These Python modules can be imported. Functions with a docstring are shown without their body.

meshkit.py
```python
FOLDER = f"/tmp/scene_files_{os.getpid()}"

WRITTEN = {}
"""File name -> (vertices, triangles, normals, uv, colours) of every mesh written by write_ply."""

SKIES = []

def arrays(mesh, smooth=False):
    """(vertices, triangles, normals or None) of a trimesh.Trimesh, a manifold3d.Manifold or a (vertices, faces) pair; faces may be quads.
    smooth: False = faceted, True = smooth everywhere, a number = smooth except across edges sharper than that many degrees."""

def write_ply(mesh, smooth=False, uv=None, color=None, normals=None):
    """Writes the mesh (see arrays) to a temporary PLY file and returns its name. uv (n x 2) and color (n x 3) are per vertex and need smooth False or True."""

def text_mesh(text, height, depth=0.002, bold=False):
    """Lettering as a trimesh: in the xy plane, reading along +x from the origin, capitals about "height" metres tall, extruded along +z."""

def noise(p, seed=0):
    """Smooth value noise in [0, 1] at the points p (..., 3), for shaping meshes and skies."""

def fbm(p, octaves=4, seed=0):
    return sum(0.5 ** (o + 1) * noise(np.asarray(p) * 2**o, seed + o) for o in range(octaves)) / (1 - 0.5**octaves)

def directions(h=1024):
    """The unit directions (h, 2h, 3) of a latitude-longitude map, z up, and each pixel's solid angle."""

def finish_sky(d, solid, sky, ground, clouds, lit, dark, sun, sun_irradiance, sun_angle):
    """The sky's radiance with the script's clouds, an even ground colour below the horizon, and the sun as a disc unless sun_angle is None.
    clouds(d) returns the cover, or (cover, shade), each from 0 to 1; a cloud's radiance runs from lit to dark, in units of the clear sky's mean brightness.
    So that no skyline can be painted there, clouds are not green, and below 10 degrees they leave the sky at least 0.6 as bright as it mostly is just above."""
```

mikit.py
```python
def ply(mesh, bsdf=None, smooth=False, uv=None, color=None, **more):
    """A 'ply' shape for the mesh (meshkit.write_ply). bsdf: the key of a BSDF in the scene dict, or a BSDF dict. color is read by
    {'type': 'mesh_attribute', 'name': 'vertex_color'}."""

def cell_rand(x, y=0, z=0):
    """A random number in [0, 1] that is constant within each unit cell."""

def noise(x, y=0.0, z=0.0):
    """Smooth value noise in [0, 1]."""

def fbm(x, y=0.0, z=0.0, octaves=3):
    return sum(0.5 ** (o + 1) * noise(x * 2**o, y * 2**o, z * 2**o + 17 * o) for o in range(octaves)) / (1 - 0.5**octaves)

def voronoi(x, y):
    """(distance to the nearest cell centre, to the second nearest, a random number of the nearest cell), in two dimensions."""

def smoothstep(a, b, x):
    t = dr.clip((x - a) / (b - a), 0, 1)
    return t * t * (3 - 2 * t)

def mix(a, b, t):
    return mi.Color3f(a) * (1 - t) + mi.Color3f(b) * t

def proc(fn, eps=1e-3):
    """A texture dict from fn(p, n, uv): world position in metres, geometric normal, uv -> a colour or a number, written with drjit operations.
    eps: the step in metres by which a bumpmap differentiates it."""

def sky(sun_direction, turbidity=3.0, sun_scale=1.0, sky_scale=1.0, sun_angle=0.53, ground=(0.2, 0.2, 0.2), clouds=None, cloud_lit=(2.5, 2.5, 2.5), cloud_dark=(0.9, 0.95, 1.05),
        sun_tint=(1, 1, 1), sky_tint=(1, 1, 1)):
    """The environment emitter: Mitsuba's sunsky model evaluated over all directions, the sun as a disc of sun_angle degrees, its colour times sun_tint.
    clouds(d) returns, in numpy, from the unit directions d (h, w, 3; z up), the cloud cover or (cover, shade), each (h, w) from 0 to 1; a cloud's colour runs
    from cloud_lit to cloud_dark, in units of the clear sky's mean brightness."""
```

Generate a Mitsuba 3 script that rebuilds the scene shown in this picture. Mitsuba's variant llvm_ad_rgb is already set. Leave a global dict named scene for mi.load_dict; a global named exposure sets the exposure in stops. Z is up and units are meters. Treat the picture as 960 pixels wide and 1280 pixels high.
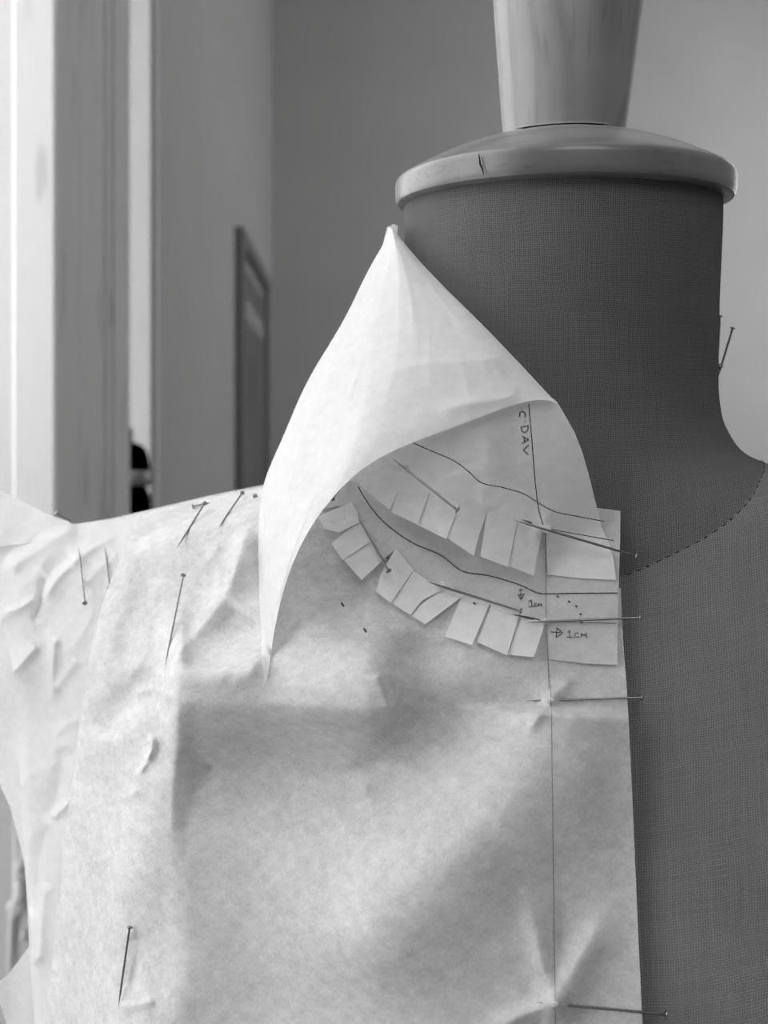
import math
import numpy as np
import trimesh
import drjit as dr
import mitsuba as mi
import mikit
import meshkit
from mikit import proc, noise, fbm, smoothstep, mix
from scipy.interpolate import PchipInterpolator, RBFInterpolator, CubicSpline, RectBivariateSpline
from scipy.spatial import Delaunay
import shapely
from shapely.geometry import Polygon

rng = np.random.default_rng(7)
scene, labels = {'type': 'scene'}, {}
T = mi.ScalarTransform4f

# ------------------------------------------------------------------ camera, light, exposure
H = 1.30            # height of the lens above the floor
FOC = 1200.0        # focal length in picture pixels
exposure = 0.0
WIN_LEFT, WIN_FAR, WIN_RIGHT, FILL_REAR = 2.8, 2.9, 2.3, 3.0    # daylight of three windows, then the added fill window behind the viewer
scene['camera'] = {'type': 'thinlens', 'to_world': T().look_at(origin=[0, 0, H], target=[0, 1, H], up=[0, 0, 1]),
                   'fov': math.degrees(2 * math.atan(480 / FOC)), 'fov_axis': 'x', 'aperture_radius': 0.0013, 'focus_distance': 0.285,
                   'near_clip': 0.02, 'far_clip': 50.0}

# ------------------------------------------------------------------ materials
def grey(v):
    return {'type': 'rgb', 'value': [v, v, v]}

def paper_tone(base, amount, fibre=1.0):
    def fn(p, n, uv):
        a = fbm(p.x * 420, p.y * 420, p.z * 420, octaves=3)
        b = noise(p.x * 2600, p.y * 2600, p.z * 1500)
        c = noise(p.x * 110, p.y * 110, p.z * 110)
        v = base + amount * ((a - 0.5) * 1.4 + (b - 0.5) * 0.9 * fibre + (c - 0.5) * 0.5)
        return mi.Color3f(v)
    return fn

def paper_relief(p, n, uv):
    return fbm(p.x * 900, p.y * 900, p.z * 700, octaves=2) + 0.35 * noise(p.x * 220, p.y * 220, p.z * 220)

def paper(base, amount, trans, relief=0.00006, rough=0.55, eta=1.3):
    return {'type': 'bumpmap', 'arbitrary': proc(paper_relief, eps=3e-4), 'scale': relief,
            'bsdf': {'type': 'principledthin', 'base_color': proc(paper_tone(base, amount)), 'roughness': rough,
                     'spec_trans': 0.0, 'diff_trans': trans, 'eta': eta}}
scene['mat_panel'] = paper(0.68, 0.155, 0.38)
scene['mat_paper'] = paper(0.84, 0.07, 0.75, 0.00004)
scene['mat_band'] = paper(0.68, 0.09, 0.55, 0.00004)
scene['mat_collar'] = paper(0.84, 0.07, 0.70, 0.00003, 0.36, 1.5)
scene['mat_tab'] = paper(0.83, 0.07, 0.55, 0.00004)

PITCH = 0.00068
def weave(uv):
    u, v = uv.x / PITCH, uv.y / PITCH
    u, v = u + (noise(u * 0.05, v * 0.11) - 0.5) * 1.5, v + (noise(u * 0.11, v * 0.05, 9.0) - 0.5) * 1.5
    iu, iv = dr.floor(u), dr.floor(v)
    fu, fv = u - iu, v - iv
    over = dr.abs((iu + iv) - 2 * dr.floor((iu + iv) * 0.5))      # plain weave: 0 warp on top, 1 weft on top
    warp = dr.sin(dr.pi * fu) * (0.55 + 0.45 * dr.sin(dr.pi * fv) * (1 - 2 * over))
    weft = dr.sin(dr.pi * fv) * (0.55 + 0.45 * dr.sin(dr.pi * fu) * (2 * over - 1))
    return dr.maximum(warp, weft), iu, iv, over

def linen_relief(p, n, uv):
    return weave(uv)[0]

def linen_tone(tone):
    def fn(p, n, uv):
        h, iu, iv, over = weave(uv)
        slub = dr.select(over > 0.5, noise(iv * 3.7, iu * 0.06), noise(iu * 3.7, iv * 0.06, 5.0))
        pick = mikit.cell_rand(iu, iv, 3)                              # uneven threads: the gaps between them are coloured darker at random
        gap = (1 - smoothstep(0.05, 0.75, h)) * (0.3 + 0.7 * pick)
        return mi.Color3f(tone * (0.86 + 0.22 * slub + 0.12 * (pick - 0.5)) * (1 - 0.75 * gap) * (0.92 + 0.16 * fbm(p.x * 60, p.y * 60, p.z * 60)))
    return fn
for part, tone in (('neck', 0.15), ('torso', 0.22)):  # same cloth; the chest's brighter light is put into its tone
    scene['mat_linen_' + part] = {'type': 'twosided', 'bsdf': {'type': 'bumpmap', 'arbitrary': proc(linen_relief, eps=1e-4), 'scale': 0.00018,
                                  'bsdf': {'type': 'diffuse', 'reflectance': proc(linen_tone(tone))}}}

def wood_fn(base, dark, along):
    def fn(p, n, uv):
        x, y, z = p.x - 0.063, p.y - 0.34, p.z
        if along:
            r = dr.sqrt((x - 0.02) * (x - 0.02) + (y + 0.05) * (y + 0.05)) * 210 + 2.4 * noise(x * 30, y * 30, z * 9) + 1.5 * noise(x * 70, y * 70, z * 22, )
            streak = noise(x * 900, y * 900, z * 26)
        else:
            r = dr.sqrt((y + 0.2) * (y + 0.2) + (z - 1.3) * (z - 1.3)) * 160 + 2.5 * noise(x * 12, y * 40, z * 40)
            streak = noise(x * 40, y * 700, z * 700)
        ring = 0.5 + 0.5 * dr.sin(r * 6.283 * 0.5)
        ring = ring * ring * ring
        pore = smoothstep(0.70, 0.86, streak) * 0.45
        blot = fbm(x * 55, y * 55, z * 40)
        t = dr.clip(ring * 0.38 + pore * 0.6 + (blot - 0.5) * 0.7 + 0.15, 0, 1)
        return mix(mi.Color3f(base), mi.Color3f(dark), t)
    return fn
def wood(base, dark, along, rough, coat):
    return {'type': 'principled', 'base_color': proc(wood_fn(base, dark, along)), 'roughness': rough, 'specular': 0.5, 'clearcoat': coat, 'clearcoat_gloss': 0.75}
scene['mat_handle_wood'] = wood(0.22, 0.11, True, 0.5, 0.25)
scene['mat_cap_wood'] = wood(0.155, 0.085, False, 0.30, 0.8)
scene['mat_shim'] = {'type': 'principled', 'base_color': grey(0.30), 'roughness': 0.5}
scene['mat_pin'] = {'type': 'principled', 'base_color': grey(0.26), 'metallic': 1.0, 'roughness': 0.25}
scene['mat_pencil'] = {'type': 'twosided', 'bsdf': {'type': 'diffuse', 'reflectance': grey(0.075)}}
scene['mat_pencil_pale'] = {'type': 'twosided', 'bsdf': {'type': 'diffuse', 'reflectance': grey(0.24)}}
scene['mat_dark'] = {'type': 'twosided', 'bsdf': {'type': 'diffuse', 'reflectance': grey(0.03)}}

def plaster(base):
    def fn(p, n, uv):
        return mi.Color3f(base * (0.96 + 0.08 * fbm(p.x * 5, p.y * 5, p.z * 5)))
    return fn
def chipped(base):
    def fn(p, n, uv):
        s = smoothstep(0.60, 0.78, fbm(p.x * 60, p.y * 60, p.z * 9, octaves=3))
        return mi.Color3f(base * (1 - 0.22 * s))
    return fn
scene['mat_wall'] = {'type': 'twosided', 'bsdf': {'type': 'diffuse', 'reflectance': proc(plaster(0.42))}}
scene['mat_ceiling'] = {'type': 'twosided', 'bsdf': {'type': 'diffuse', 'reflectance': grey(0.7)}}
scene['mat_floor'] = {'type': 'twosided', 'bsdf': {'type': 'principled', 'base_color': proc(plaster(0.16)), 'roughness': 0.4}}
scene['mat_white_paint'] = {'type': 'twosided', 'bsdf': {'type': 'principled', 'base_color': proc(chipped(0.62)), 'roughness': 0.4}}
scene['mat_shutter_paint'] = {'type': 'twosided', 'bsdf': {'type': 'principled', 'base_color': proc(chipped(0.50)), 'roughness': 0.45}}
scene['mat_black_gloss'] = {'type': 'principled', 'base_color': grey(0.012), 'roughness': 0.16, 'specular': 0.6}
scene['mat_frame'] = {'type': 'principled', 'base_color': grey(0.12), 'roughness': 0.45}
scene['mat_mount'] = {'type': 'diffuse', 'reflectance': grey(0.34)}
def print_fn(p, n, uv):
    return mi.Color3f(0.13 + 0.10 * fbm(p.x * 9, p.y * 9, p.z * 4))
scene['mat_print'] = {'type': 'diffuse', 'reflectance': proc(print_fn)}
scene['mat_handle_glint'] = {'type': 'principled', 'base_color': grey(0.25), 'metallic': 0.9, 'roughness': 0.4}

# ------------------------------------------------------------------ helpers
def tag(key, label=None, cat=None, group=None, kind=None):
    d = labels.setdefault(key, {})
    for k, v in (('label', label), ('category', cat), ('group', group), ('kind', kind)):
        if v: d[k] = v

def numbered(key):
    if key not in scene: return key
    n = 1
    while f'{key}_{n:03d}' in scene: n += 1
    return f'{key}_{n:03d}'

def add(key, mesh, mat, smooth=False, **kw):
    key = numbered(key)
    scene[key] = mikit.ply(mesh, mat, smooth=smooth, **kw)
    return key

def box(x0, x1, y0, y1, z0, z1):
    m = trimesh.creation.box(extents=[x1 - x0, y1 - y0, z1 - z0])
    m.apply_translation([(x0 + x1) / 2, (y0 + y1) / 2, (z0 + z1) / 2])
    return m

def bevel_box(x0, x1, y0, y1, z0, z1, r=0.004):
    pts = []
    for sx in (0, 1):
        for sy in (0, 1):
            for sz in (0, 1):
                c = np.array([x1 if sx else x0, y1 if sy else y0, z1 if sz else z0])
                s = np.array([1 - 2 * sx, 1 - 2 * sy, 1 - 2 * sz]) * r
                for k in range(3):
                    q = c + s; q[k] = c[k]; pts.append(q)
    return trimesh.Trimesh(np.array(pts)).convex_hull if False else trimesh.convex.convex_hull(np.array(pts))

def join(ms):
    return trimesh.util.concatenate(ms)

def lathe(profile, n=96):
    p = np.asarray(profile, float)
    ang = np.linspace(0, 2 * np.pi, n, endpoint=False)
    v = np.stack([p[:, None, 0] * np.cos(ang), p[:, None, 0] * np.sin(ang), np.broadcast_to(p[:, None, 1], (len(p), n))], -1).reshape(-1, 3)
    f = []
    for i in range(len(p) - 1):
        a = i * n + np.arange(n); b = i * n + (np.arange(n) + 1) % n
        f += [np.stack([a, b, b + n], 1), np.stack([a, b + n, a + n], 1)]
    m = trimesh.Trimesh(v, np.vstack(f), process=False)
    return m

def tube(points, radii, sides=8, cap=True):
    p = np.asarray(points, float)
    t = np.gradient(p, axis=0); t /= np.linalg.norm(t, axis=1, keepdims=True) + 1e-12
    ref = np.where(np.abs(t[:, 2:]) < 0.9, [0, 0, 1.0], [1.0, 0, 0])
    a = np.cross(t, ref); a /= np.linalg.norm(a, axis=1, keepdims=True) + 1e-12
    b = np.cross(t, a); ang = np.arange(sides) * 2 * np.pi / sides
    r = np.broadcast_to(radii, (len(p),))[:, None, None]
    v = (p[:, None] + r * (np.cos(ang)[None, :, None] * a[:, None] + np.sin(ang)[None, :, None] * b[:, None])).reshape(-1, 3)
    f = []
    for i in range(len(p) - 1):
        x = i * sides + np.arange(sides); y = i * sides + (np.arange(sides) + 1) % sides
        f += [np.stack([x, y, y + sides], 1), np.stack([x, y + sides, x + sides], 1)]
    f = np.vstack(f)
    if cap:
        k = len(v); v = np.vstack([v, p[:1], p[-1:]])
        x = np.arange(sides); y = (x + 1) % sides
        e = (len(p) - 1) * sides
        f = np.vstack([f, np.stack([y, x, np.full(sides, k)], 1), np.stack([x + e, y + e, np.full(sides, k + 1)], 1)])
    return trimesh.Trimesh(v, f, process=False)

def at(px, py, d):
    """The point that stands d metres in front of the lens plane and shows at picture position px, py."""
    px, py, d = np.broadcast_arrays(np.asarray(px, float), np.asarray(py, float), np.asarray(d, float))
    return np.stack([(px - 480) / FOC * d, d, H + (640 - py) / FOC * d], -1)

def sm(a, b, x):
    t = np.clip((x - a) / (b - a), 0, 1)
    return t * t * (3 - 2 * t)

def curve(pts, step=3.0):
    """A smooth line through points of a sheet, evenly sampled."""
    p = np.asarray(pts, float)
    s = np.r_[0, np.cumsum(np.linalg.norm(np.diff(p, axis=0), axis=1))]
    n = max(2, int(s[-1] / step) + 1)
    q = np.linspace(0, s[-1], n)
    if len(p) < 3:
        return np.stack([np.interp(q, s, p[:, k]) for k in range(2)], 1)
    return PchipInterpolator(s, p)(q)

def sheet(outline, depth, step=4.0, wob=0.0):
    """A cut sheet of paper: the outline is followed exactly, its inside is a fine net; depth(px, py) is how far away each point is."""
    b = np.asarray(outline, float)
    b = np.vstack([curve([b[i], b[(i + 1) % len(b)]], step)[:-1] for i in range(len(b))])
    poly = Polygon(b).buffer(0)
    x0, y0, x1, y1 = poly.bounds
    gx, gy = np.meshgrid(np.arange(x0 + step / 2, x1, step), np.arange(y0 + step / 2, y1, step))
    gx = gx + (np.arange(gx.shape[0])[:, None] % 2) * step * 0.5
    g = np.stack([gx.ravel(), gy.ravel()], 1)
    inner = poly.buffer(-0.55 * step)
    g = g[shapely.contains_xy(inner, g[:, 0], g[:, 1])]
    v2 = np.vstack([b, g])
    tri = Delaunay(v2).simplices
    c = v2[tri].mean(1)
    tri = tri[shapely.contains_xy(poly, c[:, 0], c[:, 1])]
    a = v2[tri]
    area = (a[:, 1, 0] - a[:, 0, 0]) * (a[:, 2, 1] - a[:, 0, 1]) - (a[:, 2, 0] - a[:, 0, 0]) * (a[:, 1, 1] - a[:, 0, 1])
    tri, area = tri[np.abs(area) > 1e-3], area[np.abs(area) > 1e-3]
    tri[area < 0] = tri[area < 0][:, ::-1]
    return trimesh.Trimesh(at(v2[:, 0], v2[:, 1], depth(v2[:, 0], v2[:, 1])), tri, process=False)

def ribbon(pts, depth, width=0.00028, lift=0.00030, step=3.0, jit=0.0):
    """A drawn line lying on a sheet."""
    c = curve(pts, step)
    d = depth(c[:, 0], c[:, 1]) - lift
    p = at(c[:, 0], c[:, 1], d)
    t = np.gradient(p, axis=0); n = np.stack([-t[:, 2], 0 * t[:, 0], t[:, 0]], 1)
    n /= np.linalg.norm(n, axis=1, keepdims=True) + 1e-12
    w = width * 0.5 * (1 + jit * (rng.random(len(p)) - 0.5))[:, None]
    v = np.vstack([p - n * w, p + n * w]); k = np.arange(len(p) - 1); m = len(p)
    return trimesh.Trimesh(v, np.vstack([np.stack([k, k + 1, k + 1 + m], 1), np.stack([k, k + 1 + m, k + m], 1)]), process=False)

class Relief:
    """Folds, creases and dimples of a sheet, in millimetres towards the viewer, summed at picture positions."""
    def __init__(self): self.f = []
    def fold(self, pts, amp, wl, wr=None, p=2.0, ends=None):
        """A fold along a line: wl and wr are its widths to the left and to the right of the line's direction; p below 2 gives a sharper crest."""
        self.f.append((curve(pts, 6.0), amp, wl, wl if wr is None else wr, p, ends)); return self
    def dent(self, x, y, amp, rx, ry=None, ang=0.0, p=2.0):
        self.f.append(((x, y), amp, rx, rx if ry is None else ry, p, ang)); return self
    def __call__(self, px, py):
        px, py = np.asarray(px, float), np.asarray(py, float)
        out = np.zeros(np.broadcast(px, py).shape)
        for c, amp, wl, wr, p, e in self.f:
            if isinstance(c, tuple):
                a = math.radians(e); dx, dy = px - c[0], py - c[1]
                u, v = dx * math.cos(a) + dy * math.sin(a), -dx * math.sin(a) + dy * math.cos(a)
                out = out + amp * np.exp(-((u / wl) ** 2 + (v / wr) ** 2) ** (p / 2))
                continue
            best = np.full(out.shape, 1e9); side = np.zeros(out.shape); along = np.zeros(out.shape)
            n = len(c) - 1
            for i in range(n):
                a, b = c[i], c[i + 1]; ab = b - a; L = ab @ ab + 1e-12
                t = np.clip(((px - a[0]) * ab[0] + (py - a[1]) * ab[1]) / L, 0, 1)
                dx, dy = px - a[0] - t * ab[0], py - a[1] - t * ab[1]
                d = np.hypot(dx, dy); m = d < best
                best = np.where(m, d, best); side = np.where(m, ab[0] * dy - ab[1] * dx, side); along = np.where(m, (i + t) / n, along)
            # picture y runs down: a positive cross product lies to the right of the direction of travel
            s = 0.5 + 0.5 * np.tanh(side / (np.hypot(*(c[-1] - c[0])) / n * 3 + 1e-9))
            w = wl * (1 - s) + wr * s
            e0, e1 = e if e else (0.15, 0.15)
            taper = (sm(0, e0, along) if e0 > 0 else 1) * (sm(0, e1, 1 - along) if e1 > 0 else 1)
            out = out + amp * taper * np.exp(-(best / w) ** p)
        return out * 1e-3

def wrinkle(px, py, scale, seed, stretch=1.0, ang=0.0, ridged=True, octaves=3):
    a = math.radians(ang)
    u, v = (px * math.cos(a) + py * math.sin(a)) / scale, (-px * math.sin(a) + py * math.cos(a)) / (scale * stretch)
    out, g = 0, 1.0
    for o in range(octaves):
        n = meshkit.noise(np.stack([u * 2 ** o, v * 2 ** o, np.full_like(u, 3.3 * o)], -1), seed + o)
        out = out + g * ((1 - np.abs(2 * n - 1)) if ridged else n); g *= 0.5
    return out - 0.9

# ------------------------------------------------------------------ the room
XL, XR, YB, YF, ZC = -0.47, 1.9, 4.03, -1.5, 3.65
def struct(name, mesh, mat, label=None, smooth=False):
    k = add(name, mesh, mat, smooth); tag(k, label, None, None, 'structure'); return k
struct('floor', box(XL - 0.3, XR + 0.3, YF - 0.2, YB + 0.2, -0.1, 0.0), 'mat_floor', 'dark floor below the dress form')
struct('ceiling', box(XL - 0.3, XR + 0.3, YF - 0.2, YB + 0.2, ZC, ZC + 0.1), 'mat_ceiling', 'pale ceiling above the room')
struct('wall_back', box(XL - 0.2, XR + 0.2, YB, YB + 0.1, 0, ZC), 'mat_wall', 'plain grey wall behind the dress form')
RY0, RY1, RZ0, RZ1 = -0.4, 0.8, 2.0, 3.5
struct('wall_front', join([box(XL - 0.2, RY0, YF - 0.22, YF, 0, ZC), box(RY1, XR + 0.2, YF - 0.22, YF, 0, ZC), box(RY0, RY1, YF - 0.22, YF, 0, RZ0), box(RY0, RY1, YF - 0.22, YF, RZ1, ZC)]), 'mat_wall', 'plain wall behind the viewer')
def wall_with_openings(x0, x1, holes, z_open):
    """A side wall with window openings; holes are (y0, y1)."""
    ms, y = [], YF
    for a, b in holes:
        ms += [box(x0, x1, y, a, 0, ZC), box(x0, x1, a, b, 0, z_open[0]), box(x0, x1, a, b, z_open[1], ZC)]; y = b
    ms.append(box(x0, x1, y, YB, 0, ZC))
    return join(ms)
Z0, Z1 = 0.15, 3.45
RIGHT_Z = (1.3, 3.4)
HOLE1, HOLE2, HOLE3 = (-0.30, 1.30), (1.47, 1.93), (2.5, 3.85)
struct('wall_left', wall_with_openings(XL - 0.22, XL, [HOLE1, HOLE2], (Z0, Z1)), 'mat_wall', 'grey left wall with the two windows')
struct('wall_right', wall_with_openings(XR, XR + 0.22, [HOLE3], RIGHT_Z), 'mat_wall', 'plain right wall with one window')
globals_z = (Z0, Z1)
def window(n, hole, xp, sign, power, bars, zr=None, turn=None, street=1.0):
    """A daylit window: panes, a frame and glazing bars in an opening; the panes give off the light of the overcast sky."""
    a, b = hole; k = f'window_{n}'; Z0, Z1 = zr or globals_z
    place = turn or (lambda m: m)
    t = 0.045
    ms = [box(xp - .02, xp + .02, a, a + t, Z0, Z1), box(xp - .02, xp + .02, b - t, b, Z0, Z1), box(xp - .02, xp + .02, a, b, Z0, Z0 + t), box(xp - .02, xp + .02, a, b, Z1 - t, Z1)]
    add(k + '__frame', place(join(ms)), 'mat_white_paint')
    for i in range(1, bars + 1):
        z = Z0 + (Z1 - Z0) * i / (bars + 1)
        add(k + '__glazing_bar', place(box(xp - .015, xp + .015, a + t, b - t, z - .012, z + .012)), 'mat_white_paint')
    cuts = [Z0 + (Z1 - Z0) * i / (bars + 1) for i in range(bars + 2)]
    for i in range(bars + 1):
        za, zb, x = cuts[i], cuts[i + 1], xp - .01 * sign
        v = np.array([[x, a, za], [x, b, za], [x, b, zb], [x, a, zb]])
        f = np.array([[0, 1, 2], [0, 2, 3]]) if sign > 0 else np.array([[0, 2, 1], [0, 3, 2]])
        # the lowest panes look out on the street, the others on the sky
        add(k + '__pane', place(trimesh.Trimesh(v, f, process=False)), 'mat_white_paint', emitter={'type': 'area', 'radiance': grey(power * (street if i == 0 else 1.0))})
    tag(k, None, None, None, 'structure')
window(1, HOLE1, XL - 0.17, 1, WIN_LEFT, 2, street=0.42)
tag('window_1', 'tall daylit window in the left wall beside the dress form')
window(2, HOLE2, XL - 0.17, 1, WIN_FAR, 2)
tag('window_2', 'narrow daylit window beyond the folded shutter')
window(3, HOLE3, XR + 0.17, -1, WIN_RIGHT, 2, RIGHT_Z)
def quarter_turn(m):
    m.apply_transform(np.array([[0, 1.0, 0, 0], [1.0, 0, 0, 0], [0, 0, 1, 0], [0, 0, 0, 1]])); return m
window(4, (RY0, RY1), YF - 0.17, 1, FILL_REAR, 1, (RZ0, RZ1), quarter_turn)  # invented opening with glowing panes, added to fill the papers from the front
tag('window_4', 'added high window behind the viewer, a front fill light')
tag('window_3', 'daylit window in the right wall')

# the folded white window leaf: its bright edge faces the viewer, its moulded face is in shade
SX = -0.35
leaf = 'window_shutter'
add(leaf + '__stile', bevel_box(SX - 0.047, SX, 1.024, 1.325, 0.1, 2.55, 0.003), 'mat_shutter_paint')
for y0, y1, d in ((1.10, 1.135, .002), (1.20, 1.215, .004), (1.235, 1.27, .003)):
    add(leaf + '__moulding', bevel_box(SX - 0.001, SX + d, y0, y1, 0.1, 2.55, 0.002), 'mat_shutter_paint')
tag(leaf, 'white painted window shutter folded back, bright chipped edge and shaded moulded face', 'shutter')
# the painted catch on its edge
ckey = leaf + '__catch'
yy = 1.024
kn = trimesh.creation.icosphere(subdivisions=3, radius=1.0)
def blob(c, r):
    m = kn.copy(); m.apply_scale(r); m.apply_translation(c); return m
cp = lambda x, y: at(x, y, yy - 0.004)
add(ckey, join([blob(cp(24, 1085), [.006, .006, .007]), tube([cp(24, 1100), cp(25, 1118), cp(20, 1132), cp(15, 1150), cp(13, 1200), cp(12, 1230)], [.004, .006, .0065, .004, .0035, .003], 10), blob(cp(20, 1134), [.010, .006, .009]), blob(cp(30, 1170), [.004, .004, .006])]), 'mat_shutter_paint', True)
tag(ckey, 'small white painted catch on the bright edge')
# architrave beyond the second window, in two steps
struct('trim_1', join([bevel_box(XL - .002, XL + .014, 1.945, 2.06, 0.0, 2.62, .003), bevel_box(XL - .002, XL + .008, 2.06, 2.36, 0.0, 2.62, .002)]), 'mat_wall', 'flat grey moulding beside the far window')
# black handle on the far window
hk = 'window_2__handle'
hx = lambda x, y, d=1.62: at(x, y, d)
lat = lathe([(0, .052), (.010, .050), (.018, .043), (.0235, .030), (.026, .012), (.026, -.006), (.022, -.018), (.020, -.022), (.022, -.028), (.027, -.040), (.028, -.070), (.024, -.10), (0, -.11)], 40)
lat.apply_translation(hx(168, 592) + np.array([0, 0, 0.0]))
add(hk, lat, 'mat_black_gloss', True)
tag(hk, 'glossy black rounded window handle')
add(hk + '__rod', tube([hx(163, 535), hx(163.5, 575)], [.004, .005], 12), 'mat_black_gloss', True)
ring = lathe([(.022, -.021), (.0275, -.019), (.028, -.004), (.0262, .004)], 40); ring.apply_translation(hx(168, 592))
add(hk + '__collar', ring, 'mat_handle_glint', True)  # grey band stands in for a reflection on the black handle
# tall framed print on the left wall
pk = 'framed_print'
y0, y1, zt, zb = 3.02, 3.74, H + 0.90, H - 0.55
fw = 0.05
add(pk + '__frame', bevel_box(XL, XL + .03, y0, y0 + fw, zb, zt, .004), 'mat_frame')
add(pk + '__frame', bevel_box(XL, XL + .03, y1 - fw, y1, zb, zt, .004), 'mat_frame')
add(pk + '__frame', bevel_box(XL, XL + .03, y0 + fw, y1 - fw, zt - fw, zt, .004), 'mat_frame')
add(pk + '__frame', bevel_box(XL, XL + .03, y0 + fw, y1 - fw, zb, zb + fw, .004), 'mat_frame')
add(pk + '__mount', box(XL, XL + .008, y0 + fw, y1 - fw, zb + fw, zt - fw), 'mat_mount')
add(pk + '__print', box(XL + .008, XL + .0095, y0 + fw + .03, y1 - fw - .03, zb + fw + .05, zt - fw - .20), 'mat_print')
add(pk + '__title_band', box(XL + .008, XL + .0095, y0 + fw + .03, y1 - fw - .03, zt - fw - .13, zt - fw - .04), 'mat_frame')
tag(pk, 'tall narrow dark framed print hanging on the left wall', 'picture')

# ------------------------------------------------------------------ the dress form
CX, CY, YAW = 0.0629, 0.345, math.radians(11.5)
TABLE = np.array([  # height over the lens, half width, depth in front of the axis, depth behind it
    (.110, .0557, .0568, .0532), (.106, .0557, .0568, .0532), (.100, .0556, .0563, .0530), (.070, .0545, .0537, .0520), (.045, .0542, .0518, .0520),
    (.0335, .0552, .0525, .0535), (.026, .0580, .0540, .0560), (.0200, .0625, .0555, .0590), (.0158, .071, .0565, .0610),
    (.008, .103, .0585, .066), (-.004, .150, .0610, .072), (-.014, .168, .0625, .078), (-.030, .171, .0665, .085), (-.060, .173, .0745, .095), (-.100, .175, .0880, .105),
    (-.140, .176, .1020, .110), (-.200, .174, .1160, .110), (-.280, .160, .100, .10), (-.360, .135, .085, .09), (-.440, .150, .092, .105), (-.540, .175, .105, .12), (-.600, .176, .105, .12)])
s_tab = np.arange(len(TABLE))
prof = PchipInterpolator(s_tab, TABLE)
sd = np.linspace(0, len(TABLE) - 1, 700)
PD = prof(sd)
zz_, aa_, bf_, bb_ = PD[::-1].T
def expo(z): return 2.0 + 0.35 * sm(0.02, -0.06, z)
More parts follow.
